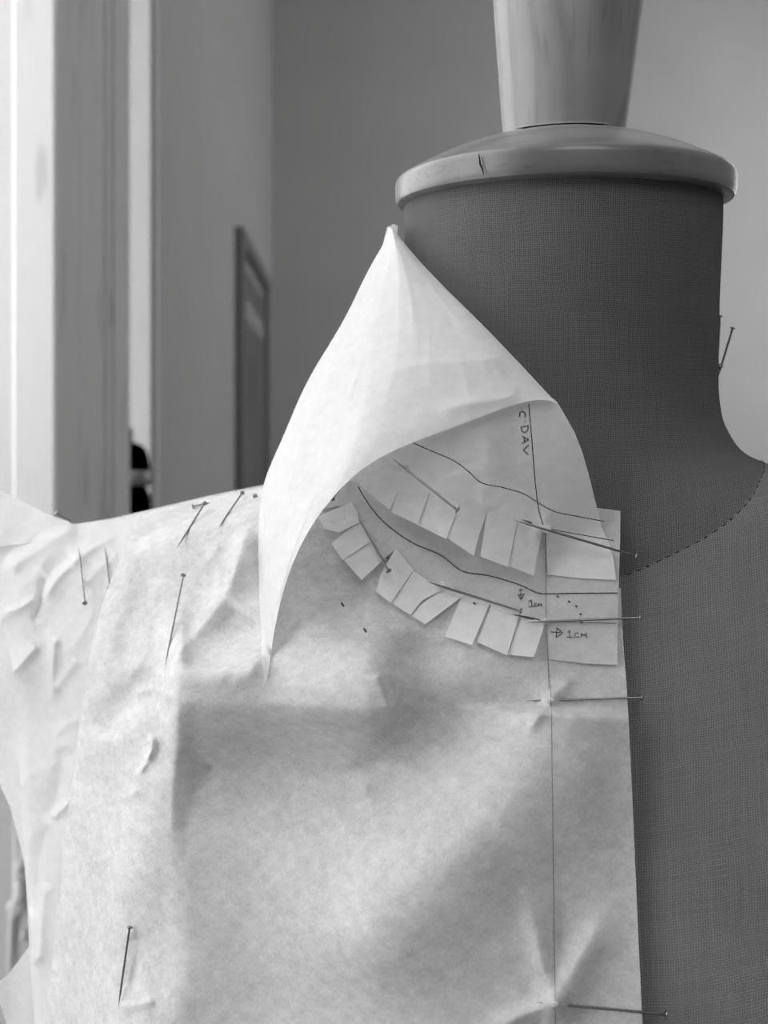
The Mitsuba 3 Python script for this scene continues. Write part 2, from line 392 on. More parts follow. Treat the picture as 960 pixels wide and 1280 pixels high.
def body_slice(s, th):
    """Points of the form's surface: s along the profile, th round the axis (0 = its own front)."""
    z, a, bf, bb = prof(s).T
    n = expo(z)
    c, q = np.cos(th), np.sin(th)
    x = a * np.sign(q) * np.abs(q) ** (2 / n)
    y = -np.where(c > 0, bf, bb) * np.sign(c) * np.abs(c) ** (2 / n)
    X, Y = CX + x * math.cos(YAW) + y * math.sin(YAW), CY - x * math.sin(YAW) + y * math.cos(YAW)
    z = z + 0.153 * (Y - 0.3405) * sm(.05, .104, z) - .0035 * sm(-.055, -.10, x) * sm(-.06, -.03, z)
    return np.stack([X, Y, H + z], -1)
def body_inside(p):
    x, y, z = p[..., 0] - CX, p[..., 1] - CY, p[..., 2] - H
    lx = x * math.cos(YAW) - y * math.sin(YAW)
    ly = x * math.sin(YAW) + y * math.cos(YAW)
    z = z + .0035 * sm(-.055, -.10, lx) * sm(-.06, -.03, z)
    a, bf, bb = np.interp(z, zz_, aa_), np.interp(z, zz_, bf_), np.interp(z, zz_, bb_)
    n = expo(z)
    return (np.abs(lx / a) ** n + np.abs(ly / np.where(ly < 0, bf, bb)) ** n < 1) & (z < .110)
def body_depth(px, py):
    """How far the form's surface is along the sight line through px, py; 0.5 beside it."""
    px, py = np.broadcast_arrays(np.asarray(px, float), np.asarray(py, float))
    t = np.full(px.shape, .5); todo = np.ones(px.shape, bool)
    for d in np.arange(0.200, 0.42, 0.001):
        hit = np.zeros(px.shape, bool); hit[todo] = body_inside(at(px[todo], py[todo], d))
        t[hit] = d; todo &= ~hit
    lo, hi = t - .001, t.copy()
    for _ in range(7):
        m = (lo + hi) / 2; inn = body_inside(at(px, py, m)); hi = np.where(inn, m, hi); lo = np.where(inn, lo, m)
    return np.where(t < .5, hi, .5)
# cloth cover, split along the neck seam (a plane, low in front and high at the sides)
NS, NT = 620, 720
sgrid = np.concatenate([np.linspace(0, 15, 500), np.linspace(15, len(TABLE) - 1, 121)[1:]])
NS = len(sgrid)
th = np.linspace(-np.pi, np.pi, NT + 1)
S, TH = np.meshgrid(sgrid, th, indexing='ij')
V = body_slice(S.ravel(), TH.ravel()).reshape(NS, NT + 1, 3)
du = np.linalg.norm(np.diff(V, axis=1), axis=2); dv = np.linalg.norm(np.diff(V, axis=0), axis=2)
U_ = np.concatenate([np.zeros((NS, 1)), np.cumsum(du, 1)], 1); U_ -= U_[:, NT // 2:NT // 2 + 1]
V_ = np.concatenate([np.zeros((1, NT + 1)), np.cumsum(dv, 0)], 0)
V_ = np.repeat(V_[:, NT // 2:NT // 2 + 1], NT + 1, 1) * 0.35 + V_ * 0.65
SEAM = PchipInterpolator([0, .02, .031, .045, .055, .062, .07, .09, .3], [-.0225, -.0185, -.0135, -.006, .0025, .0118, .02, .03, .06])
def seam_side(P):
    """Over zero above the neck seam."""
    x, y, z = P[..., 0] - CX, P[..., 1] - CY, P[..., 2] - H
    lx = x * math.cos(YAW) - y * math.sin(YAW)
    zs = SEAM(np.abs(lx))
    return z - zs
idx = np.arange(NS * (NT + 1)).reshape(NS, NT + 1)
q = np.stack([idx[:-1, :-1], idx[:-1, 1:], idx[1:, 1:], idx[1:, :-1]], -1).reshape(-1, 4)
side = seam_side(V).ravel()[q].mean(1) > 0
allv = V.reshape(-1, 3); alluv = np.stack([U_.ravel(), V_.ravel()], 1)
tri_all = np.vstack([q[:, [0, 2, 1]], q[:, [0, 3, 2]]])
nrm = meshkit.arrays((allv, tri_all), True)[2]
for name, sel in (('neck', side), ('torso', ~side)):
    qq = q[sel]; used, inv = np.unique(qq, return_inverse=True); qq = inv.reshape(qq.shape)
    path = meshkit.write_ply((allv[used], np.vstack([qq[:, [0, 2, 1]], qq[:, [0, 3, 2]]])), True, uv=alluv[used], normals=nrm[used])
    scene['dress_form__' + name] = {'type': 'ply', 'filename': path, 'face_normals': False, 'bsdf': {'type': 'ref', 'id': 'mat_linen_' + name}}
tag('dress_form', 'grey linen covered dress form with a wooden neck cap, draped in paper patterns', 'dress form')
tag('dress_form__neck', 'finely woven grey linen neck'); tag('dress_form__torso', 'grey linen chest, lighter tone put in for the light on it')
# seam: a row of stitches and a narrow ridge
ths = np.linspace(-0.05, 1.47, 320)
ss = []
for t_ in ths:
    c = np.linspace(3, 13, 1600); g = seam_side(body_slice(c, np.full_like(c, t_)))
    k = np.argmax(g < 0); ss.append(c[k])
ss = np.array(ss)
seam = body_slice(ss, ths)
k3 = np.ones(9) / 9
seam_s = seam.copy()
for j in range(3):
    seam_s[4:-4, j] = np.convolve(seam[:, j], k3, 'valid')
seam = seam_s
out = seam - np.array([CX, CY, 0]); out[:, 2] = 0; out /= np.linalg.norm(out, axis=1, keepdims=True)
cum = np.r_[0, np.cumsum(np.linalg.norm(np.diff(seam, axis=0), axis=1))]
seamf = lambda d: np.stack([np.interp(d, cum, seam[:, j]) for j in range(3)], -1)
outf = lambda d: np.stack([np.interp(d, cum, out[:, j]) for j in range(3)], -1)
st = []
for i, d in enumerate(np.arange(0.001, cum[-1] - .002, .0031)):
    dd = np.linspace(d, d + (.0017 if i % 3 else .0012), 4)
    st.append(tube(seamf(dd) + outf(dd) * .0001, [.00008, .00016 + .00012 * (i % 3 == 0), .00016, .00008], 6))
k = add('dress_form__seam_stitching', join(st), 'mat_dark', True); tag(k, 'row of dark stitches round the base of the neck', kind='stuff')
# wooden cap and handle
def place_cap(m):
    m.apply_transform(trimesh.transformations.rotation_matrix(math.radians(8.7), [1, 0, 0]))
    m.apply_translation([CX - .0002, 0.3405, H + 0.1085]); return m
capm = lathe([(0, 0), (.03, 0), (.0545, 0), (.0570, .0002), (.0580, .0006), (.0585, .0014), (.0587, .0030), (.0587, .0066), (.0584, .0079), (.0578, .0087), (.0568, .0094), (.0545, .0106), (.051, .0124), (.046, .0148), (.040, .0173), (.034, .0194), (.028, .0210), (.024, .0218), (.02, .0223), (.01, .0226), (0, .0227)], 200)
add('dress_form__neck_cap', place_cap(capm), 'mat_cap_wood', 35)
tag('dress_form__neck_cap', 'round varnished wooden cap with a bevelled edge')
hz0 = H + .118
prof_h = [(0, 0), (.0198, 0), (.0205, .008), (.0222, .022), (.0238, .038), (.0255, .055), (.0270, .072), (.0283, .09), (.0290, .105), (.0288, .120), (.0270, .135), (.0225, .147), (.013, .154), (0, .156)]
hp = np.array(prof_h); sp = np.linspace(0, len(hp) - 1, 90)
hm = lathe(PchipInterpolator(np.arange(len(hp)), hp)(sp), 140)
hm.apply_transform(trimesh.transformations.rotation_matrix(math.radians(1.6), [0, 1, 0]))
hm.apply_translation([CX + .001, .3435, hz0])
add('dress_form__handle', hm, 'mat_handle_wood', 40)
tag('dress_form__handle', 'turned wooden handle with visible grain, widening upwards')
# a sliver of veneer lying on the cap against the handle, and a split in the rim
ang = np.linspace(-2.35, -1.18, 40); r0, r1 = .0215, .0272
sv = np.vstack([np.stack([r * np.cos(ang), r * np.sin(ang), np.full(40, z)], 1) for r, z in ((r0, .0226), (r1, .0217), (r1, .0222), (r0, .0231))])
i = np.arange(39); sf = np.vstack([np.stack([i + a * 40, i + 1 + a * 40, i + 1 + b * 40, i + b * 40], 1) for a, b in ((0, 1), (1, 2), (2, 3), (3, 0))])
sf = np.vstack([sf[:, :3], sf[:, [0, 2, 3]], [[0, 40, 80], [0, 80, 120], [39, 119, 79], [39, 159, 119]]])
add('dress_form__veneer', place_cap(trimesh.Trimesh(sv, sf, process=False)), 'mat_shim'); tag('dress_form__veneer', 'thin pale sliver of wood against the handle')
a0 = -math.pi / 2 - .60
crk = []
for (da, z, w) in ((-.012, .0078, .0003), (0, .0062, .0008), (.004, .0045, .0011), (.018, .0028, .0009), (.026, .0012, .0003)):
    crk.append([(.0598 if z < .0066 else .0592) * math.cos(a0 + da), (.0598 if z < .0066 else .0592) * math.sin(a0 + da), z, w])
crk = np.array(crk)
add('dress_form__split', place_cap(tube(crk[:, :3], crk[:, 3] * .28, 6)), 'mat_dark', True); tag('dress_form__split', 'short dark split in the rim')
# stand below the frame
add('dress_form__pole', tube([[CX, CY, .06], [CX, CY, H - .59]], [.016, .016], 24), 'mat_handle_wood', 40)
add('dress_form__base', trimesh.util.concatenate([lathe([(0, 0), (.19, 0), (.195, .01), (.18, .03), (.06, .05), (.03, .075), (0, .075)], 64).apply_translation([CX, CY, 0])]), 'mat_cap_wood', 40)

# ------------------------------------------------------------------ how far away the draped paper lies
gxs, gys = np.arange(300, 860, 40.0), np.arange(690, 1640, 50.0)
GX, GY = np.meshgrid(gxs, gys)
BD = body_depth(GX, GY)
ok = (BD < .35) & ~((GX < 335) & (GY > 820))
ctrl = np.stack([GX[ok], GY[ok], BD[ok] - .0036], 1)
manual = np.array([(330, 606, .356), (230, 626, .368), (168, 643, .372), (100, 652, .376), (0, 662, .380), (330, 640, .332), (230, 660, .346), (165, 670, .354), (60, 680, .366),
    (240, 720, .3235), (150, 720, .340), (60, 720, .354), (0, 720, .364), (-60, 720, .372), (240, 900, .2945), (165, 900, .3010), (105, 900, .322), (40, 900, .346), (-40, 900, .362),
    (250, 1090, .2785), (180, 1090, .2815), (90, 1090, .313), (20, 1090, .340), (-40, 1090, .36),
    (235, 1290, .2650), (170, 1290, .2680), (120, 1290, .286), (60, 1290, .312), (0, 1290, .336), (-50, 1290, .35), (235, 1560, .247), (170, 1560, .252), (110, 1560, .272), (50, 1560, .298), (0, 1560, .322), (-50, 1560, .338), (420, 640, .314), (480, 640, .300), (600, 640, .286), (700, 640, .283), (790, 640, .288)])
allc = np.vstack([ctrl, manual])
rbf = RBFInterpolator(allc[:, :2] / 300, allc[:, 2], smoothing=2e-6, kernel='thin_plate_spline')
rx, ry = np.arange(-80, 900, 12.0), np.arange(580, 1660, 12.0)
RX, RY = np.meshgrid(rx, ry, indexing='ij')
spl = RectBivariateSpline(rx, ry, rbf(np.stack([RX.ravel(), RY.ravel()], 1) / 300).reshape(RX.shape))
base = lambda px, py: spl.ev(np.asarray(px, float), np.asarray(py, float))
from scipy.ndimage import minimum_filter
bx_, by_ = np.arange(-60, 905, 5.0), np.arange(480, 1650, 5.0)
bspl = RectBivariateSpline(bx_, by_, minimum_filter(body_depth(*np.meshgrid(bx_, by_, indexing='ij')), 3), kx=1, ky=1)
stand_off = lambda px, py: .0070 * sm(150, 240, np.asarray(px, float)) * (1 - sm(540, 800, np.asarray(px, float))) * sm(700, 830, np.asarray(py, float))
def over_form(px, py, d, gap=.0012, soft=.0008):
    """Keeps a sheet clear of the form: where it would sink in, it lies on it."""
    b = bspl.ev(np.asarray(px, float), np.asarray(py, float)) - gap
    return -soft * np.logaddexp(-d / soft, -b / soft)

# folds of the bodice front
R = Relief()
R.fold([(195, 876), (270, 874), (360, 876), (450, 882), (545, 878)], 16.5, 90, 44, 2, (.08, .25))       # level ridge, lit above and dark below
R.fold([(215, 970), (300, 975), (400, 980), (470, 975)], -7.0, 50, 80, 2, (.1, .3))
R.fold([(400, 1250), (480, 1150), (560, 1075), (638, 1008), (684, 930), (690, 880)], 9.5, 72, 95, 2, (.25, .03))   # long slanting fold up to the pin
R.fold([(420, 1020), (500, 972), (600, 900)], -3.5, 40, 40, 2)
R.dent(488, 893, 2.2, 9, 12, 0, 1.2).dent(508, 906, -3.0, 18, 22)
R.fold([(470, 840), (488, 890)], 1.6, 8, 8, 1.4)
R.dent(457, 986, 2.2, 9, 10, 0, 1.2).dent(460, 960, -2.6, 16, 26, 70)
R.fold([(186, 930), (172, 1010), (160, 1100), (150, 1200), (143, 1300), (130, 1540)], 4.5, 50, 24, 2, (.08, 0))     # edge of the chest towards the arm
R.fold([(212, 970), (206, 1080), (200, 1200), (192, 1300), (185, 1540)], -1.2, 16, 30, 2, (.2, 0))
R.fold([(694, 1252), (674, 1180), (656, 1090)], 3.0, 14, 20, 1.8, (0, .6)).fold([(694, 1252), (730, 1190), (780, 1110)], 3.2, 18, 26, 1.8, (0, .6))
R.fold([(694, 1240), (702, 1180), (708, 1110)], -1.6, 14, 14, 1.8, (0, .6))
R.fold([(694, 1252), (640, 1275), (590, 1300)], 2.0, 12, 14, 1.8, (0, .5))
R.fold([(689, 874), (650, 925)], 2.0, 9, 12, 1.6, (0, .5)).fold([(689, 874), (720, 845)], 1.6, 9, 9, 1.6, (0, .5))
for x, y in ((689, 875), (694, 1255)): R.dent(x, y, .8, 5, 5, 0, 1.5)
R.dent(450, 832, 3.0, 46, 30).dent(395, 780, 4.2, 34, 30).dent(430, 730, -2.5, 40, 20).dent(525, 815, -3.4, 44, 26)
R.dent(610, 890, -3.4, 60, 32).dent(735, 1000, 1.4, 40, 90).dent(300, 800, -2.0, 50, 30)
# shoulder part
R.fold([(318, 640), (300, 690), (288, 730), (262, 770), (232, 808), (210, 835)], 6.1, 18, 12, 1.5, (.15, .1))
R.fold([(300, 762), (325, 720), (332, 670)], -2.8, 30, 20)
R.fold([(205, 838), (260, 842), (310, 836), (335, 815)], 4.6, 9, 22, 1.6, (.1, .2))
R.fold([(225, 800), (270, 800), (315, 770)], -5.5, 30, 30)
R.fold([(288, 642), (268, 690), (240, 720)], 2.8, 9, 9, 1.4).fold([(245, 655), (215, 700), (190, 760)], 2.3, 12, 12, 1.5)
R.fold([(240, 690), (262, 688), (275, 680)], 2.3, 6, 8, 1.3).fold([(200, 800), (195, 830), (210, 850)], 1.9, 4, 5, 1.3)
R.fold([(178, 665), (160, 720), (140, 790), (122, 860)], 2.8, 18, 26, 2)
R.fold([(200, 855), (170, 870), (140, 900), (128, 925)], -5.1, 18, 24, 2)
R.fold([(165, 872), (195, 862), (215, 880)], 2.8, 8, 8, 1.5)
R.fold([(176, 962), (186, 946), (191, 930), (187, 916)], 3.8, 4, 4, 1.4, (0, .2)).fold([(170, 966), (180, 954), (186, 948)], -2.3, 3, 3, 1.3)
R.fold([(150, 1000), (175, 985)], 1.6, 5, 8, 1.4).fold([(118, 1080), (140, 1070)], 1.2, 4, 8, 1.4)
R.fold([(230, 985), (255, 970), (262, 955)], -2.0, 14, 8, 1.8)
R.fold([(168, 1165), (172, 1185), (160, 1240)], -1.9, 8, 10, 1.5).fold([(148, 1258), (175, 1255), (195, 1250)], 1.4, 5, 8, 1.4)
for x, y in ((206, 812), (243, 648), (288, 640), (162, 1168), (148, 1257)): R.dent(x, y, .7, 5, 5, 0, 1.4)

def panel_depth(px, py):
    px, py = np.asarray(px, float), np.asarray(py, float)
    left = 1 - sm(300, 350, px); up = 1 - sm(820, 880, py)
    crump = wrinkle(px, py, 75, 11, 1.7, 30) * (.0034 * left * up) + wrinkle(px, py, 60, 21, 2.2, 5) * .0007 * (1 - sm(190, 240, px)) * (1 - up)
    soft = (wrinkle(px, py, 70, 31, 1.3, -20, False, 2) * .0005)
    fine = wrinkle(px, py, 26, 41, 1.2, 15, True, 2) * .00012
    edge = sm(0, 50, 790 - px)
    return over_form(px, py, base(px, py) - stand_off(px, py) - R(px, py) - crump - soft * edge) - fine
def grid_fn(fn, x0, x1, y0, y1, st=2.0):
    xs, ys = np.arange(x0, x1 + st, st), np.arange(y0, y1 + st, st)
    A, B = np.meshgrid(xs, ys, indexing='ij')
    sp_ = RectBivariateSpline(xs, ys, fn(A.ravel(), B.ravel()).reshape(A.shape), kx=1, ky=1)
    return lambda px, py: sp_.ev(np.asarray(px, float), np.asarray(py, float))
panel_d = grid_fn(panel_depth, 0, 840, 590, 1600)
left_edge = [(168, 653), (155, 690), (142, 717), (121, 780), (103, 880), (96, 930), (90, 985), (83, 1027), (77, 1093), (62, 1227), (52, 1280), (44, 1330), (28, 1450), (16, 1560)]
right_edge = [(815, 1560), (809, 1420), (803, 1280), (797, 1150), (791, 1010), (784, 870), (779, 800), (776, 735)]
neck_edge = [(776, 735), (690, 728), (600, 700), (520, 660), (460, 625), (420, 612), (380, 606), (330, 609)]
shoulder_edge = [(330, 609), (280, 619), (230, 629), (168, 646)]
outline = np.vstack([curve(left_edge, 4), curve(right_edge, 4)[:], curve(neck_edge, 4)[1:], curve(shoulder_edge, 4)[1:]])
bf = 'bodice_front'
add(bf + '__sheet', sheet(outline, panel_d, 2.6), 'mat_panel', True)
tag(bf, 'large mottled tracing paper bodice front pinned over the chest, with a ruled centre line', 'paper pattern')
add(bf + '__centre_line', ribbon([(684, 800), (687, 850), (689, 875), (690, 950), (692, 1100), (694, 1250), (695, 1300), (699, 1550)], panel_d, .00016), 'mat_pencil_pale')
tag(bf + '__centre_line', 'ruled pencil line down the centre')
for x, y in ((456, 787), (428, 755)):
    add(bf + '__pencil_dot', ribbon([(x - 1.5, y - 1.5), (x + 2, y + 3)], panel_d, .0006, step=1), 'mat_pencil')

# ------------------------------------------------------------------ papers towards the arm
RA = Relief()
RA.fold([(4, 713), (35, 695), (69, 674), (96, 657)], 3.5, 7, 12, 1.3).fold([(52, 753), (69, 726), (112, 688), (150, 668)], 4.3, 7, 8, 1.3)
RA.fold([(58, 718), (75, 706), (92, 699)], -3.2, 10, 6, 1.5).fold([(56, 720), (50, 750), (40, 780)], -3.5, 6, 4, 1.4)
RA.fold([(8, 758), (14, 764), (30, 757), (46, 745)], 2.6, 4, 4, 1.3).fold([(47, 806), (32, 824), (17, 841)], 3.9, 4, 10, 1.3, (.1, 0))
RA.fold([(100, 735), (130, 705), (150, 690)], 2.5, 6, 7, 1.4).fold([(70, 790), (66, 830), (64, 870)], 2.6, 5, 8, 1.4)
RA.fold([(60, 880), (78, 850), (100, 820)], 2.0, 8, 8, 1.5).fold([(70, 920), (84, 905), (100, 900)], 1.7, 4, 8, 1.4)
RA.fold([(64, 1024), (78, 1010), (88, 1000)], 4.8, 5, 7, 1.3).fold([(62, 1028), (50, 1070), (40, 1150)], -2.6, 9, 12, 1.6)
RA.fold([(62, 1100), (54, 1130), (50, 1190), (40, 1210)], 3.0, 8, 6, 1.5).fold([(80, 930), (75, 980), (60, 1030)], -3.0, 14, 10, 1.8)
def arm_depth(px, py):
    c = wrinkle(px, py, 62, 51, 1.6, 35) * .0038 * (1 - .6 * sm(760, 900, py)) + wrinkle(px, py, 24, 61, 1.5, 40, True, 2) * .00022
    d = base(px, py) + .0035 + .004 * sm(720, 900, py) - RA(px, py) - c
    return over_form(px, py, d, .0006)
sa = 'side_paper'
arm_poly = [(-60, 674), (0, 668), (50, 660), (95, 655), (140, 650), (185, 644), (182, 700), (155, 800), (132, 950), (112, 1100), (85, 1325), (60, 1560), (50, 1540), (46, 1280), (42, 1200), (35, 1115), (28, 1032), (24, 955), (20, 890), (17, 841), (6, 790), (-10, 745), (-60, 720)]
add(sa + '__sheet', sheet(arm_poly, arm_depth, 2.6), 'mat_paper', True)
tag(sa, 'crumpled white tracing paper strip hanging over the arm side, left of the bodice front', 'paper pattern')
def under_depth(px, py):
    return over_form(px, py, base(px, py) + .012 + .004 * sm(700, 1000, py) - wrinkle(px, py, 55, 71, 3.0, 8) * .0022, .0004)
ua = 'sleeve_paper'
add(ua + '__sheet', sheet([(-60, 700), (36, 700), (42, 900), (50, 1100), (64, 1325), (60, 1500), (52, 1500), (46, 1325), (37, 1200), (35, 1145), (31, 1085), (26, 1060), (13, 1010), (0, 981), (-60, 900)], under_depth, 3), 'mat_paper', True)
tag(ua, 'narrow white paper sheet hanging behind the side strip at the far left edge', 'paper pattern')
lf = 'lower_paper'
low = lambda px, py: .352 + .0004 * (px - 20) * -.4 + .0015 * np.sin(px / 9.0)
add(lf + '__sheet', sheet([(-60, 1262), (0, 1226), (10, 1218), (24, 1200), (37, 1182), (60, 1186), (70, 1325), (75, 1420), (48, 1430), (22, 1325), (8, 1280), (0, 1255), (-60, 1300)], low, 4), 'mat_paper', True)
tag(lf, 'grey shaded scrap of paper hanging at the lower left corner', 'paper pattern')
bp = 'back_paper'
def back_depth(px, py):
    return .384 - .00035 * (py - 640) + .0010 * np.sin(px / 17.0) + .0004 * np.sin(px / 7 + py / 9)
add(bp + '__sheet', sheet([(-60, 580), (0, 612), (30, 628), (60, 643), (95, 655), (140, 648), (200, 634), (260, 620), (330, 606), (345, 612), (345, 622), (260, 632), (200, 645), (140, 660), (95, 672), (-60, 690)], back_depth, 4), 'mat_paper', True)
tag(bp, 'paper bodice back showing behind the shoulder, its flap rising at the far left', 'paper pattern')

# ------------------------------------------------------------------ neck facing with clipped edge
z4 = lambda pts: [(380 + x / 2.182, 480 + y / 2.182) for x, y in pts]
RF = Relief()
RF.fold([(600, 660), (640, 690), (683, 735)], .5, 20, 20).fold([(470, 660), (540, 715), (600, 740)], .8, 25, 25)
smooth_base = lambda px, py: base(px, py) - .0021 - RF(px, py) - wrinkle(px, py, 45, 81, 1.2, 20, False, 2) * .0006
def nearer(a, b, soft=.0004):
    return -soft * np.logaddexp(-a / soft, -b / soft)
facing_flat = lambda px, py: nearer(over_form(px, py, smooth_base(px, py), .0022), panel_d(px, py) - .0009 + .05 * (1 - sm(650, 710, np.asarray(py, float))))
facing_d = lambda px, py: facing_flat(px, py) - .0032 * np.exp(-((px - 470) / 90) ** 2) * np.exp(-((py - 680) / 70) ** 2)
nf = 'neck_facing'
band = z4([(-20, 330), (20, 240), (130, 170), (300, 220), (480, 310), (640, 370), (720, 370), (800, 338), (863, 346), (862, 440), (858, 570), (855, 650), (855, 766), (760, 762), (667, 750), (664, 650), (655, 650), (595, 633), (585, 628), (510, 605), (500, 598), (430, 578), (375, 562), (297, 508), (250, 450), (215, 480), (185, 425), (150, 380), (135, 325), (45, 342)])
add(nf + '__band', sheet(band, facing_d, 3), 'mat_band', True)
tag(nf, 'paper neck facing with snipped tabs along its lower edge, lying under the collar', 'paper pattern')
low_tabs = [[(40, 362), (60, 352), (130, 322), (146, 350), (150, 378), (95, 405), (55, 395)], [(75, 435), (110, 405), (150, 378), (188, 425), (105, 480)], [(107, 478), (185, 425), (216, 480), (157, 535)],
    [(208, 520), (250, 448), (299, 508), (236, 597), (197, 566)], [(299, 510), (378, 562), (322, 590), (290, 630), (240, 598)], [(318, 602), (378, 560), (437, 576), (331, 655), (294, 632)],
    [(431, 578), (506, 600), (458, 712), (384, 688)], [(511, 604), (587, 628), (554, 740), (472, 704)], [(596, 632), (658, 650), (627, 745), (556, 738)]]
def tab_depth(poly, under, lift, curl, seed):
    p = np.array(poly); m = p.mean(0); tip = p[np.argmax(p[:, 1])]
    r = np.random.default_rng(seed); sx = r.uniform(-1, 1)
    def fn(px, py):
        t = np.clip((py - p[:, 1].min()) / (np.ptp(p[:, 1]) + 1e-9), 0, 1)
        return under(px, py) - lift - curl * t ** 2 - sx * .0008 * (px - m[0]) / 20 * t
    return fn
for i, tb in enumerate(low_tabs):
    P = z4(tb)
    fn = tab_depth(P, facing_d, .0006 + .0001 * (i % 2), .0015, 100 + i)
    add(nf + '__tab', sheet(P, fn, 3), 'mat_tab', True)
fl = lambda px, py: facing_d(px, py)
def drawn(key, zpts, d, mat='mat_pencil', w=.00028, label=None, conv=True, **kw):
    k = add(key, ribbon(z4(zpts) if conv else zpts, d, w, **kw), mat)
    if label: tag(k, label)
    return k
drawn(nf + '__neckline', [(148, 280), (165, 310), (200, 358), (240, 395), (300, 435), (370, 465), (440, 513), (500, 522), (580, 545), (655, 572), (720, 571), (855, 570)], lambda a, b: fl(a, b) - .0003, w=.0003, label='curved pencil line of the neck')
drawn(nf + '__centre_line', [(660, 520), (660, 650), (665, 745), (668, 829)], lambda a, b: fl(a, b) - .0003, 'mat_pencil_pale', .0002)
drawn(nf + '__ruled_line', [(665, 648), (850, 653)], lambda a, b: fl(a, b) - .0003, 'mat_pencil_pale', .0002)
for x, y in ((692, 580), (723, 594), (743, 606), (755, 628), (757, 650), (228, 474), (465, 598)):
    drawn(nf + '__pencil_dot', [(x - 3, y - 2), (x + 3, y + 2)], lambda a, b: fl(a, b) - .0012, w=.0005, step=1)
def writing(key, strokes, d, w=.00024, mat='mat_pencil', label=None):
    k = add(key, join([ribbon(z4(s[i:i + 2]), d, w, step=1.0) for s in strokes for i in range(len(s) - 1)]), mat)
    if label: tag(k, label)
wd = lambda a, b: fl(a, b) - .0003
writing(nf + '__handwriting', [[(672, 676), (700, 678)], [(690, 665), (706, 679), (688, 692), (690, 665)], [(718, 678), (725, 672), (724, 690)], [(715, 690), (733, 691)],
    [(749, 679), (740, 680), (739, 690), (750, 690)], [(755, 692), (757, 680), (763, 687), (769, 680), (772, 692)]], wd, label='pencilled arrow and 1 cm')
writing(nf + '__handwriting', [[(591, 558), (592, 587)], [(586, 562), (600, 560)], [(584, 575), (592, 588), (601, 573), (584, 575)], [(612, 594), (620, 589), (622, 607)], [(612, 607), (627, 606)],
    [(634, 598), (628, 600), (629, 606), (636, 605)], [(638, 607), (639, 598), (643, 604), (647, 599), (649, 607)]], wd, label='pencilled downward arrow and 1 cm')

# ------------------------------------------------------------------ collar: stand with tabs, and the fall that rolls over it
cs = np.array([(697, 500, .2662), (640, 500, .2660), (560, 530, .2670), (480, 575, .2760), (440, 600, .2880), (560, 600, .2715), (640, 600, .2700), (715, 540, .2680), (737, 595, .2730), (683, 661, .2745), (620, 650, .2730), (560, 640, .2750),
    (500, 610, .2820), (752, 660, .2785), (768, 722, .2805), (685, 718, .2765), (560, 690, .2770), (640, 720, .2755)])
rb2 = RBFInterpolator(cs[:, :2] / 100, cs[:, 2], smoothing=1e-7)
RS = Relief()
RS.fold([(600, 520), (612, 560), (607, 600)], .9, 22, 14).fold([(640, 520), (648, 580)], -.6, 18, 18).fold([(600, 605), (612, 640)], .5, 10, 10)
RS.fold([(676, 640), (683, 660), (660, 668)], .9, 9, 9, 1.6).fold([(560, 540), (580, 590)], -.5, 20, 20)
def stand_d(px, py):
    px, py = np.asarray(px, float), np.asarray(py, float)
    d = over_form(px, py, rb2(np.stack([px.ravel(), py.ravel()], 1) / 100).reshape(px.shape), .0042)
    return nearer(d, facing_d(px, py) - .0010 + .05 * (1 - sm(575, 630, py))) - RS(px, py) - wrinkle(px, py, 60, 91, 1.2, 60, False, 2) * .0005
co = 'collar'
stand = z4([(60, 250), (110, 140), (300, 80), (480, 30), (640, 10), (690, 48)]) + [(708, 522), (718, 540), (728, 565), (737, 597), (745, 630), (752, 660), (762, 680), (767, 700), (770, 725)] + z4([(760, 530), (665, 520), (658, 402), (645, 400), (585, 380), (580, 376), (500, 346), (430, 325), (420, 328), (345, 290), (275, 238), (215, 225), (150, 270)])
add(co + '__stand', sheet(stand, stand_d, 3), 'mat_tab', True)
tag(co + '__stand', 'inner part of the collar with pencil lines, in shade')
up_tabs = [[(150, 272), (205, 226), (250, 225), (276, 238), (258, 290), (233, 343), (195, 312)], [(275, 236), (345, 288), (309, 383), (238, 350)], [(345, 288), (424, 326), (388, 423), (309, 384)], [(428, 322), (501, 345), (478, 410), (463, 469), (390, 420)], [(500, 344), (582, 376), (556, 499), (481, 470)], [(585, 377), (650, 400), (626, 523), (559, 496)]]
for i, tb in enumerate(up_tabs):
    P = z4(tb)
    add(co + '__tab', sheet(P, tab_depth(P, stand_d, .0006 + .0001 * (i % 2), .0022, 300 + i), 3), 'mat_collar' if i else 'mat_tab', True)
drawn(co + '__roll_line', [(285, 155), (345, 182), (410, 210), (450, 240), (485, 270), (540, 282), (600, 300), (640, 325), (690, 350), (740, 360), (820, 375)], stand_d, w=.00024, label='curved pencil line')
drawn(co + '__ruled_line', [(665, 395), (845, 427)], stand_d, 'mat_pencil', .0002)
drawn(co + '__centre_line', [(613, 55), (622, 160), (632, 280), (640, 340), (658, 400)], stand_d, w=.00024)
drawn(co + '__centre_line', [(659, 405), (660, 460), (660, 515)], lambda a, b: stand_d(a, b) - .0005, 'mat_pencil', .0002)
writing(co + '__handwriting', [[(603, 91), (604, 81), (597, 74), (589, 78), (588, 90)], [(601, 101), (603, 103)], [(592, 118), (612, 114)], [(592, 118), (595, 130), (603, 133), (610, 126), (612, 114)],
    [(594, 142), (613, 152), (594, 163)], [(601, 145), (601, 160)], [(613, 167), (598, 180), (612, 193)]], stand_d, .00030, label='pencilled letters C. DAV')
